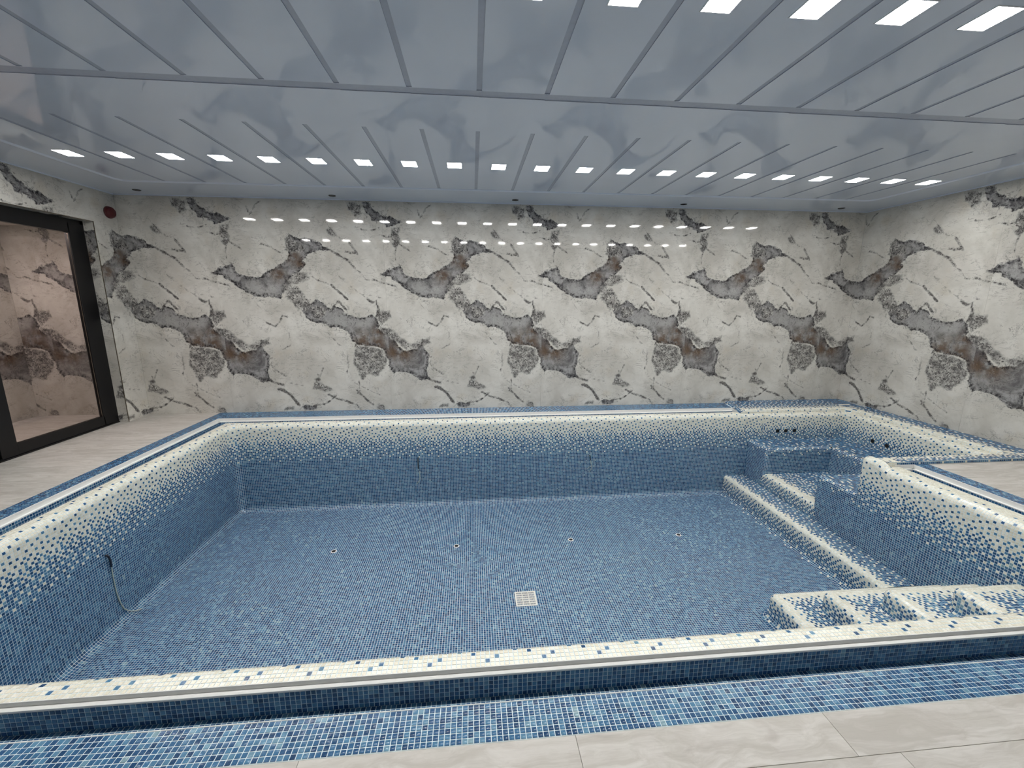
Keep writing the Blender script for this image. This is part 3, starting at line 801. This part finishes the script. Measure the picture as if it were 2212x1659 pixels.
# far wall with the rounded left corner
path = join(line((4.94, YW1), (XW0 + FIL, YW1), (0, 1)), arc((XW0 + FIL, YW1 - FIL), FIL, 90, 180))
swept('basin_wall', path, P15, pat_main, pool, True)
path = join(line((XW0, YW1 - FIL), (XW0, YW0 + FIL), (-1, 0)), arc((XW0 + FIL, YW0 + FIL), FIL, 180, 270))
swept('basin_wall', path, P15, lambda iu, iv, c: basin_pat(iv, iu + 5), pool, True)
path = line((XW0 + FIL, YW0), (XW1, YW0), (0, -1))
swept('basin_wall', path, P15, lambda iu, iv, c: basin_pat(iv, iu + 2), pool, singles=lambda c: near_key(c) + 50 * (c[:, 2] < -.045))
# right wall with its wider rim
PR = prof_round([('p', .225, ZR), ('p', .08, ZR), ('a', .08, ZR - .08, .08, 90, 180), ('p', 0, -1.13)])
ZOFF = len(P15) - 1 - round((-.1 + 1.355) / PT) - round(.1335 / PT)          # rows above the straight part
nrow_flat = round((.225 - .15) / PT)
path = line((XW1, YW0), (XW1, 4.21), (1, 0))
YS = YW0 + 82 * (4.21 - YW0) / 85
_pm = (PR[1:, 0] + PR[:-1, 0]) / 2; _py = np.array([(a[0][1] + b[0][1]) / 2 for a, b in zip(path[:-1], path[1:])])
swept('basin_wall', path, PR, lambda iu, iv, c: basin_pat(iv - nrow_flat, iu), pool, mask=(_pm[None, :] > .078) | (_py[:, None] < YS),
      singles=lambda c: np.hypot(np.hypot(c[:, 0], c[:, 1]), c[:, 2] - CAM_H) + 50 * ((c[:, 1] < 2.9) | (c[:, 2] < -.25)))
# basin floor
S1X, S1Y = 3.09, 3.70
flat('basin_floor', XW0 + .085, 4.25, YW0 + .085, YW1 - .085, ZF, ALLB, pool, mask=lambda x, y: ~((x > S1X - .03) & (y < S1Y + .03)))
boxes('screed_bed', [(XW0 - .1, 6.7, YW0 - .1, 6.8, ZF - .2, ZF - .004)], M_CONC, pool)

# long low step along the right side
PA = prof_round([('p', .375, -1.12), ('p', .05, -1.12), ('a', .05, -1.17, .05, 90, 180), ('p', 0, ZF + .08), ('a', -.08, ZF + .08, .08, 0, -90)])
kA = round(.375 / PT)
def step_pat(kn, GR=G_RISE, GT=G_TREAD):
    def f(iu, iv, c):
        up = iv < kn
        return np.where(up, from_rows(GT, kn - 1 - iv, iu), from_rows(GR, iv - kn, iu))
    return f
swept('long_step', line((4.33, YW1), (4.33, 3.60), (1, 0)), PA, step_pat(kA - 1), pool, label='long low mosaic step with pale rounded nose along the right side')

# corner stairs: four steps, each set back from the one below
ST = [(3.09, 3.70, -1.17, ZF), (3.43, 3.43, -.96, -1.17), (3.765, 3.16, -.75, -.96), (4.085, 2.875, -.54, -.75)]
names = ['lowest', 'second', 'third', 'topmost']
for i, (sx, sy, zt, zb) in enumerate(ST):
    r = .07; cv = .07 if i == 0 else .03
    PS = prof_round([('p', .07, zt), ('p', .05, zt), ('a', .05, zt - .05, .05, 90, 180), ('p', 0, zb + cv), ('a', -cv, zb + cv, cv, 0, -90)])
    pth = join(line((sx, YW0), (sx, sy - r), (1, 0)), arc((sx + r, sy - r), r, 0, -90, True), line((sx + r, sy), (XW1, sy), (0, -1)))
    GR = G_RISE if i == 0 else G_STAIR_R
    part = swept('stair_step', pth, PS, lambda iu, iv, c, GR=GR: from_rows(GR, iv - 1, iu), pool, label=f'{names[i]} step of the mosaic corner stairs')
    nx = ST[i + 1] if i < 3 else None
    def msk(x, y, nx=nx, sx=sx, sy=sy):
        m = np.ones(x.shape, bool)
        if nx: m &= ~((x > nx[0] + .0) & (y < nx[1] - .0))
        return m
    def tp(iu, iv, c, sx=sx, sy=sy):
        kx = ((c[:, 0] - sx - .06) / PT).astype(int); ky = ((sy - .06 - c[:, 1]) / PT).astype(int)
        k = np.minimum(kx, ky)
        cc = np.where(kx < ky, iv, iu)
        return from_rows(G_STAIR, k, cc)
    flat('tread', sx + .068, XW1, YW0, sy - .068, zt, tp, pool, mask=msk, part=part)

# alcove floor (upper platform) with its nose flush with the right wall
AX1, AY0, AY1 = 5.82, 5.05, 6.06
IX1, IY0, IY1 = 6.45, 4.48, 6.50
ZA, ZB = -.90, -.47
PB = prof_round([('p', .07, ZA), ('p', .05, ZA), ('a', .05, ZA - .05, .05, 90, 180), ('p', 0, -1.12)])
part = swept('platform_step', line((XW1, AY1 + .06), (XW1, AY0 - .06), (1, 0)), PB, lambda iu, iv, c: from_rows(G_RISE, iv - 1, iu), pool, label='platform between the benches with a pale rounded nose')
flat('tread', XW1 + .068, AX1, AY0, AY1, ZA, lambda iu, iv, c: from_rows(G_TREAD, ((c[:, 0] - XW1 - .06) / PT).astype(int), iv) & from_rows(G_SPARSE, iv % 12, iu * 5 + iv), pool, part=part)

# U-shaped bench
bc = .045
PBn = prof_round([('p', bc, ZB), ('a', bc, ZB - bc, bc, 90, 180), ('p', 0, -1.13)])
bench_f = lambda iu, iv, c: np.where(iv < 6, from_rows(G_SPARSE, (iv * 2) % 12, iu), True)
pth = join(line((XW1, YW1), (XW1, AY1 + bc), (1, 0)), arc((XW1 + bc, AY1 + bc), bc, 0, 90, True), line((XW1 + bc, AY1), (AX1, AY1), (0, 1)))
bench = swept('bench', pth, PBn, bench_f, pool, label='U shaped blue mosaic bench round the alcove')
swept('x', line((AX1, AY1), (AX1, AY0), (1, 0)), PBn, bench_f, pool, part=bench)
pth = join(line((AX1, AY0), (XW1 + bc, AY0), (0, -1)), arc((XW1 + bc, AY0 - bc), bc, -90, 0, True)[::1], line((XW1, AY0 - bc), (XW1, IY0 - .08), (1, 0)))
swept('x', pth, PBn, bench_f, pool, part=bench)
def bmask(x, y):
    m = (x > XW1 + bc) | ((y > AY0) & (y < AY1)); inner = ((x < AX1 + bc) & (y > AY0) & (y < AY1)) | ((x < AX1) & (y > AY0 - bc) & (y < AY1 + bc))
    return m & ~inner
sp = lambda iu, iv, c: from_rows(G_SPARSE, (iv + iu // 7) % 12, iu * 5 + iv * 3)
flat('seat', XW1 + .02, IX1 + .01, IY0 - .01, IY1 + .04, ZB, sp, pool, mask=bmask, part=bench)

# alcove walls with a ledge and a raised kerb round the top
LZ = -.03; KZ = .035
PK = prof_round([('p', .13, KZ), ('a', .13, KZ - .03, .03, 90, 180), ('p', .10, LZ), ('p', .06, LZ), ('a', .06, LZ - .06, .06, 90, 180), ('p', 0, ZB - .01)])
rowz = lambda c: np.round((-.02 - c[:, 2]) / PT + 5).astype(int)
alc = lambda iu, iv, c: np.where(c[:, 2] > -.035, from_rows(GB, np.where(iv > 1, 1 + iv % 3, 1), iu + iv * 5), basin_pat(rowz(c), iu))
pth = line((4.93, IY1), (IX1 - .04, IY1), (0, 1)); 
alcove = swept('alcove_wall', join(line((4.93, IY1), (IX1 - .05, IY1), (0, 1)), arc((IX1 - .05, IY1 - .05), .05, 90, 0), line((IX1, IY1 - .05), (IX1, IY0 + .05), (1, 0)), arc((IX1 - .05, IY0 + .05), .05, 0, -90), line((IX1 - .05, IY0), (4.79, IY0), (0, -1))), PK, alc, pool, True, label='pale alcove wall with a ledge below the raised kerb')
# kerb front continuing left over the main wall
PKL = prof_round([('p', .09, KZ), ('a', .09, KZ - .03, .03, 90, 180), ('p', .06, ZR)])
swept('kerb', line((4.93, YW1), (4.56, YW1), (0, 1)), PKL, lambda iu, iv, c: from_rows(GB, iv + 1, iu), pool, part=alcove)
# small return where the alcove wall stands proud of the main wall
PEND = prof_round([('p', .0, LZ), ('p', 0, ZB)])
swept('x', line((4.93, 6.54), (4.93, 6.50), (1, 0)), PEND, lambda iu, iv, c: basin_pat(rowz(c), iu), pool, part=alcove)
# raised surround, blue outside fading to white at the kerb
def surr(iu, iv, c):
    k = np.minimum(6.64 + .0 - c[:, 1] < 0, True)
    dk = np.where(c[:, 1] > 6.63, (c[:, 1] - 6.63) / PT, 99)
    dk2 = np.where(c[:, 0] > 6.58, (c[:, 0] - 6.58) / PT, 99)
    d = np.where((dk < 99) & (dk2 < 99), np.maximum(dk, dk2), np.minimum(dk, dk2)).astype(int)
    return from_rows(G_SURR, np.where(dk2 < 99, (d * 1.7).astype(int), d), np.where(dk2 < dk, iv, iu))
flat('surround', 4.50, XR, 6.63, YF - .002, KZ, surr, pool, mask=lambda x, y: x > 4.595 + (y - 6.62) * .21, part=alcove)
flat('surround', 6.58, XR, 4.40, 6.63, KZ, surr, pool, part=alcove)
flat('surround', 4.785, XR, 4.205, 4.355, KZ, lambda iu, iv, c: np.where(c[:, 0] > 4.93, from_rows(G_SURR, ((4.36 - c[:, 1]) / PT * 1.6 + 1).astype(int), iu), from_rows(GB, 1 + iv % 4, iu)), pool, part=alcove)
flat('surround', 6.58, XR, 4.355, 4.40, KZ, surr, pool, part=alcove)
# end of the near kerb: rounded nose flush with the right wall
PE = prof_round([('p', .078, KZ), ('a', .075, KZ - .075, .075, 90, 180), ('p', 0, -1.13)])
pth = join(line((XW1, 4.21), (XW1, IY0 - .08), (1, 0)), arc((XW1 + .08, IY0 - .08), .08, 0, -90, True)[::1])
pth = line((XW1, YS), (XW1, IY0 - .08), (1, 0)) 
r_ = .08
pth += [(np.array([XW1 + r_ - r_ * math.cos(a), IY0 - r_ + r_ * math.sin(a)]), np.array([math.cos(a), -math.sin(a)]), 0) for a in np.linspace(0, PI / 2, 6)][1:]
_LE = sweep(pth, PE)
for _i, _q in enumerate(pth):
    _t = np.clip((_q[0][1] - 4.13) / .13, 0, 1) if _i < 12 else 1.0; _t = _t * _t * (3 - 2 * _t)
    _LE[_i, :, 2] += (ZR - KZ) * (1 - _t) * np.clip((_LE[_i, :, 2] + .25) / .2, 0, 1)
mosaic('x', _LE, lambda iu, iv, c: basin_pat(np.round((-.02 - c[:, 2]) / PT + 4).astype(int), iu + 3), pool, open_side(pth, PE), part=alcove)
# step of the kerb above the deck and above the rim
PKn = prof_round([('p', .03, KZ), ('p', .012, KZ - .002), ('p', 0, KZ - .012), ('p', 0, 0.0)])
swept('x', line((4.90, 4.205 - .0), (XR, 4.205), (0, 1)), PKn, lambda iu, iv, c: from_rows(G_SPARSE, iv, iu), pool, part=alcove)
PKm = prof_round([('p', .03, KZ), ('p', .012, KZ - .004), ('p', 0, KZ - .014), ('p', 0, ZR)])
swept('x', line((4.785, 4.205), (4.94, 4.205), (0, 1)), PKm, lambda iu, iv, c: np.zeros(len(iu), bool), pool, part=alcove)
boxes('kerb_body', [(4.80, XR - .003, 4.21, 4.36, -.46, KZ - .003), (4.94, XR - .003, 6.62, YF - .003, -.4, KZ - .003), (6.585, XR - .003, 4.3, 6.7, -.4, KZ - .003), (4.74, 4.80, 4.215, 4.42, -.5, -.03)], M_GROUT, alcove)
# left flank of the far surround
def flank():
    n = 27; Lf = np.zeros((n + 1, 4, 3))
    for i, t in enumerate(np.linspace(0, 1, n + 1)):
        y = 6.60 + t * (YF - .002 - 6.60); xo = 4.60 + (y - 6.62) * .21
        for j, q in enumerate((0, .25, .6, 1.0)): Lf[i, j] = (xo - .055 * q, y, KZ * (1 - q ** 2.2) + (ZR if t < .15 else 0.0) * q)
    mosaic('surround', Lf, lambda iu, iv, c: from_rows(G_SPARSE, iv + 2, iu), pool, (-.3, 0, 1), part=alcove)
flank()

# ------------------------------------------------------------------ overflow gutter round the basin
gut = empty('overflow_gutter', parent=pool)
CXL, CYN, CYF, CXR = -4.07, 1.667, 6.90, 5.115      # outer edge
RXL, RYN, RYF, RXR = XW0 - .15, YW0 - .15, YW1 + .15, XW1 + .225   # inner edge = edge of the rim
GE, GN = 4.58, 4.205                                 # ends of the far and right runs
LG = .027; ZL = -.044; ZG = -.1815
def ledge(name, bl, **k): return boxes(name, bl, M_STONE, gut, bevel=.0012, **k)
# inner ledge (carries the grating) + riser
ledge('ledge', [(RXL - LG, RXR + LG, RYN - LG, RYN + .004, ZL - .02, ZL), (RXL - .001, RXR, RYN - .002, RYN + .005, ZL - .002, ZR + .001)])
ledge('ledge', [(RXL - LG, GE, RYF - .004, RYF + LG, ZL - .02, ZL), (RXL - .001, GE, RYF - .005, RYF + .002, ZL - .002, ZR + .001)])
ledge('ledge', [(RXL - LG, RXL + .004, RYN - LG, RYF + LG, ZL - .02, ZL), (RXL - .002, RXL + .005, RYN, RYF, ZL - .002, ZR + .001)])
ledge('ledge', [(RXR - .004, RXR + LG, RYN - LG, GN, ZL - .02, ZL), (RXR - .005, RXR + .002, RYN, GN, ZL - .002, ZR + .001)])
# outer ledge, riser and fine white edge
ledge('ledge', [(CXL, CXR, CYN, CYN + LG, ZL - .02, ZL), (CXL, CXR, CYN - .005, CYN, ZL - .02, .0026)])
ledge('ledge', [(CXL, GE + .06, CYF - LG, CYF, ZL - .02, ZL), (CXL, GE + .07, CYF, CYF + .005, ZL - .02, .0026)])
ledge('ledge', [(CXL, CXL + LG, CYN, CYF, ZL - .02, ZL), (CXL - .005, CXL, CYN, CYF, ZL - .02, .0026)])
ledge('ledge', [(CXR - LG, CXR, CYN, GN, ZL - .02, ZL), (CXR, CXR + .005, CYN, GN, ZL - .02, .0026)])
ledge('ledge', [(RXR, CXR, GN - LG, GN, ZL - .02, ZL), (RXR - .05, CXR, GN - .006, GN, ZL - .02, -.001), (GE, GE + .03, RYF, CYF, ZL - .02, ZL + .03)])
zz = [('p', 0, ZL - .01), ('p', 0, ZG)]
PG = prof_round(zz)
swept('gutter_wall', line((RXL - LG, RYN - LG), (RXR + LG, RYN - LG), (0, 1)), PG, ALLB, gut, part=gut, singles=lambda c: near_key(c))
swept('gutter_wall', line((CXL + LG, CYN + LG), (CXR - LG, CYN + LG), (0, -1)), PG, ALLB, gut, part=gut)
swept('gutter_wall', line((CXL + LG, CYN + LG), (CXL + LG, CYF - LG), (-1, 0)), PG, ALLB, gut, part=gut)
swept('gutter_wall', line((RXL - LG, RYN - LG), (RXL - LG, RYF + LG), (1, 0)), PG, ALLB, gut, part=gut)
swept('gutter_wall', line((CXL + LG, CYF - LG), (GE, CYF - LG), (0, 1)), PG, ALLB, gut, part=gut)
swept('gutter_wall', line((RXL - LG, RYF + LG), (GE, RYF + LG), (0, -1)), PG, ALLB, gut, part=gut)
swept('gutter_wall', line((CXR - LG, CYN + LG), (CXR - LG, GN), (1, 0)), PG, ALLB, gut, part=gut)
swept('gutter_wall', line((RXR + LG, RYN - LG), (RXR + LG, GN), (-1, 0)), PG, ALLB, gut, part=gut)
for a in ((CXL + LG, CXR - LG, CYN + LG, RYN - LG), (CXL + LG, RXL - LG, RYN - LG, CYF - LG), (RXL - LG, GE, RYF + LG, CYF - LG), (RXR + LG, CXR - LG, RYN - LG, GN)):
    flat('gutter_bottom', *a, ZG, ALLB, gut, part=gut)
# solid rim body under the tiles, channel bed
boxes('rim_body', [(RXL + .006, XW1, RYN + .006, YW0 - .085, ZL - .14, ZR - .004), (RXL + .006, XW0 - .085, RYN + .006, RYF - .006, ZL - .14, ZR - .004), (RXL + .006, 4.9, YW1 + .085, RYF - .006, ZL - .14, ZR - .004), (XW1 + .085, RXR - .006, RYN + .006, GN, ZL - .14, ZR - .004)], M_CONC, gut)

# ------------------------------------------------------------------ blue coping strips between gutter and deck
SXL, SYN, SXR = -4.25, 1.482, 5.30
strip = empty('coping_strip', parent=pool)
strip['label'] = 'blue mosaic border between the gutter and the plank deck'
boxes('border_bed', [(SXL, SXR, SYN, CYN - .005, -.10, -.001), (SXL, CXL - .005, CYN - .005, YF - .003, -.10, -.001), (CXL - .005, 4.66, CYF + .005, YF - .003, -.10, -.001), (CXR + .005, SXR, CYN - .005, GN, -.10, -.001)], M_GROUT, strip)
flat('border', SXL, SXR, SYN + .002, CYN - .005, 0.0, ALLB, strip, part=strip, base=True, singles=near_key)
flat('border', SXL, CXL - .005, CYN - .005, YF - .002, 0.0, ALLB, strip, part=strip)
flat('border', CXL - .005, 4.66, CYF + .005, YF - .002, 0.0, ALLB, strip, part=strip, mask=lambda x, y: x < 4.53 + (y - 6.62) * .2)
flat('border', CXR + .005, SXR, CYN - .005, GN, 0.0, ALLB, strip, part=strip)

# ------------------------------------------------------------------ fittings
dr = empty('floor_drain', (.551, 4.169, ZF), label='square white slotted drain grate set in the pool floor', cat='drain')
bm = bmesh.new(); S = .119; tt = .012; zt = .006
for b in ((-S, S, -S, -S + tt), (-S, S, S - tt, S), (-S, -S + tt, -S + tt, S - tt), (S - tt, S, -S + tt, S - tt)): box_bm(bm, *b, -.004, zt)
bmesh.ops.bevel(bm, geom=bm.edges[:], offset=.001, segments=1, affect='EDGES')
me = bpy.data.meshes.new('frame'); bm.to_mesh(me); bm.free(); link('frame', me, M_WPL, dr)
bars = []; n = 6; inn = S - tt; pit = 2 * inn / n
for i in range(n + 1): y = -inn + i * pit; bars.append((-inn, inn, max(-inn, y - .005), min(inn, y + .005), -.002, zt - .001))
for i in range(4): x = -inn + i * 2 * inn / 3; bars.append((max(-inn, x - .004), min(inn, x + .004), -inn, inn, -.002, zt - .0015))
ns = 24
for i in range(ns + 1): x = -inn + i * 2 * inn / ns; bars.append((max(-inn, x - .0017), min(inn, x + .0017), -inn, inn, -.002, zt - .002))
boxes('grate', bars, M_WPL, dr); boxes('sump', [(-inn, inn, -inn, inn, -.003, .0016)], M_HOLE, dr)
for k, (x, y) in enumerate(((-1.902, 5.302), (-.268, 5.285), (1.332, 5.303), (2.909, 5.290))):
    t = empty('floor_inlet', (x, y, ZF + .001), label=f'small round black inlet hole in the pool floor, {["leftmost of the row", "second from the left", "third from the left", "rightmost of the row"][k]}', cat='inlet', group='inlet holes in the pool floor')
    disc('collar', [(.027, .002), (.028, .0045), (.037, .004), (.040, .0)], 'z', M_STONE, t)
    disc('opening', [(.028, .0035), (.0001, .0035)], 'z', M_HOLE, t)
def nozzle(x, y, z, ax, lab):
    t = empty('wall_jet', (x, y, z), label=lab, cat='nozzle', group='black jets in the alcove wall')
    s = -1
    disc('rim', [(.020, -.002), (.021, -.006), (.030, -.005), (.033, .0)], ax, M_BLACK, t); disc('opening', [(.020, -.003), (.0001, -.003)], ax, M_HOLE, t)
for k, x in enumerate((5.19, 5.34, 5.50)): nozzle(x, IY1 - .002, -.317, 'y', f'small black jet above the far bench, {["left", "middle", "right"][k]} of three')
nozzle(IX1 - .002, 5.975, -.355, 'x', 'small black jet in the right alcove wall, the farther one')
nozzle(IX1 - .002, 5.735, -.353, 'x', 'small black jet in the right alcove wall, the nearer one')
# lamp cables hanging out of the wall
def cable(loc, lab, sl, wh, extra=None):
    t = empty('lamp_cable', loc, label=lab, cat='cable', group='cable ends hanging from the pool walls')
    T_ = lambda P: [tuple(np.array(p) - np.array(loc)) for p in P]
    tube('sleeve', T_(sl), .009, M_SLEEVE, t); tube('cord', T_(wh), .0056, M_CABLE, t)
    for e in (extra or []): tube('loose_wire', T_(e), .0035, M_CABLE, t)
cable((-3.70, 4.159, -.66), 'long white cable hanging down the left pool wall to the floor',
      [(-3.71, 4.159, -.645), (-3.675, 4.162, -.66), (-3.675, 4.175, -.72), (-3.683, 4.184, -.79)],
      [(-3.683, 4.184, -.78), (-3.688, 4.186, -.93), (-3.690, 4.195, -1.12), (-3.685, 4.22, -1.28), (-3.672, 4.26, -1.36), (-3.645, 4.31, -1.405), (-3.62, 4.36, -1.424)])
cable((-.909, 6.54, -.655), 'short curved white cable on the far pool wall, left of the two there',
      [(-.909, 6.55, -.62), (-.909, 6.515, -.64), (-.909, 6.515, -.72), (-.908, 6.52, -.80)],
      [(-.909, 6.52, -.79), (-.895, 6.515, -.86), (-.890, 6.515, -.92), (-.895, 6.52, -.99), (-.925, 6.525, -1.04), (-.95, 6.53, -1.07)], [[(-.897, 6.515, -.85), (-.885, 6.505, -.855), (-.868, 6.505, -.85)]])
cable((1.918, 6.54, -.672), 'short forked white cable on the far pool wall, right of the two there',
      [(1.918, 6.55, -.665), (1.918, 6.515, -.68), (1.920, 6.515, -.71), (1.925, 6.515, -.745)],
      [(1.925, 6.515, -.74), (1.935, 6.512, -.79), (1.95, 6.512, -.85), (1.945, 6.515, -.90), (1.915, 6.52, -.95)], [[(1.95, 6.512, -.855), (1.915, 6.51, -.86), (1.88, 6.51, -.90)], [(1.92, 6.52, -.945), (1.90, 6.515, -.935), (1.88, 6.515, -.935)]])
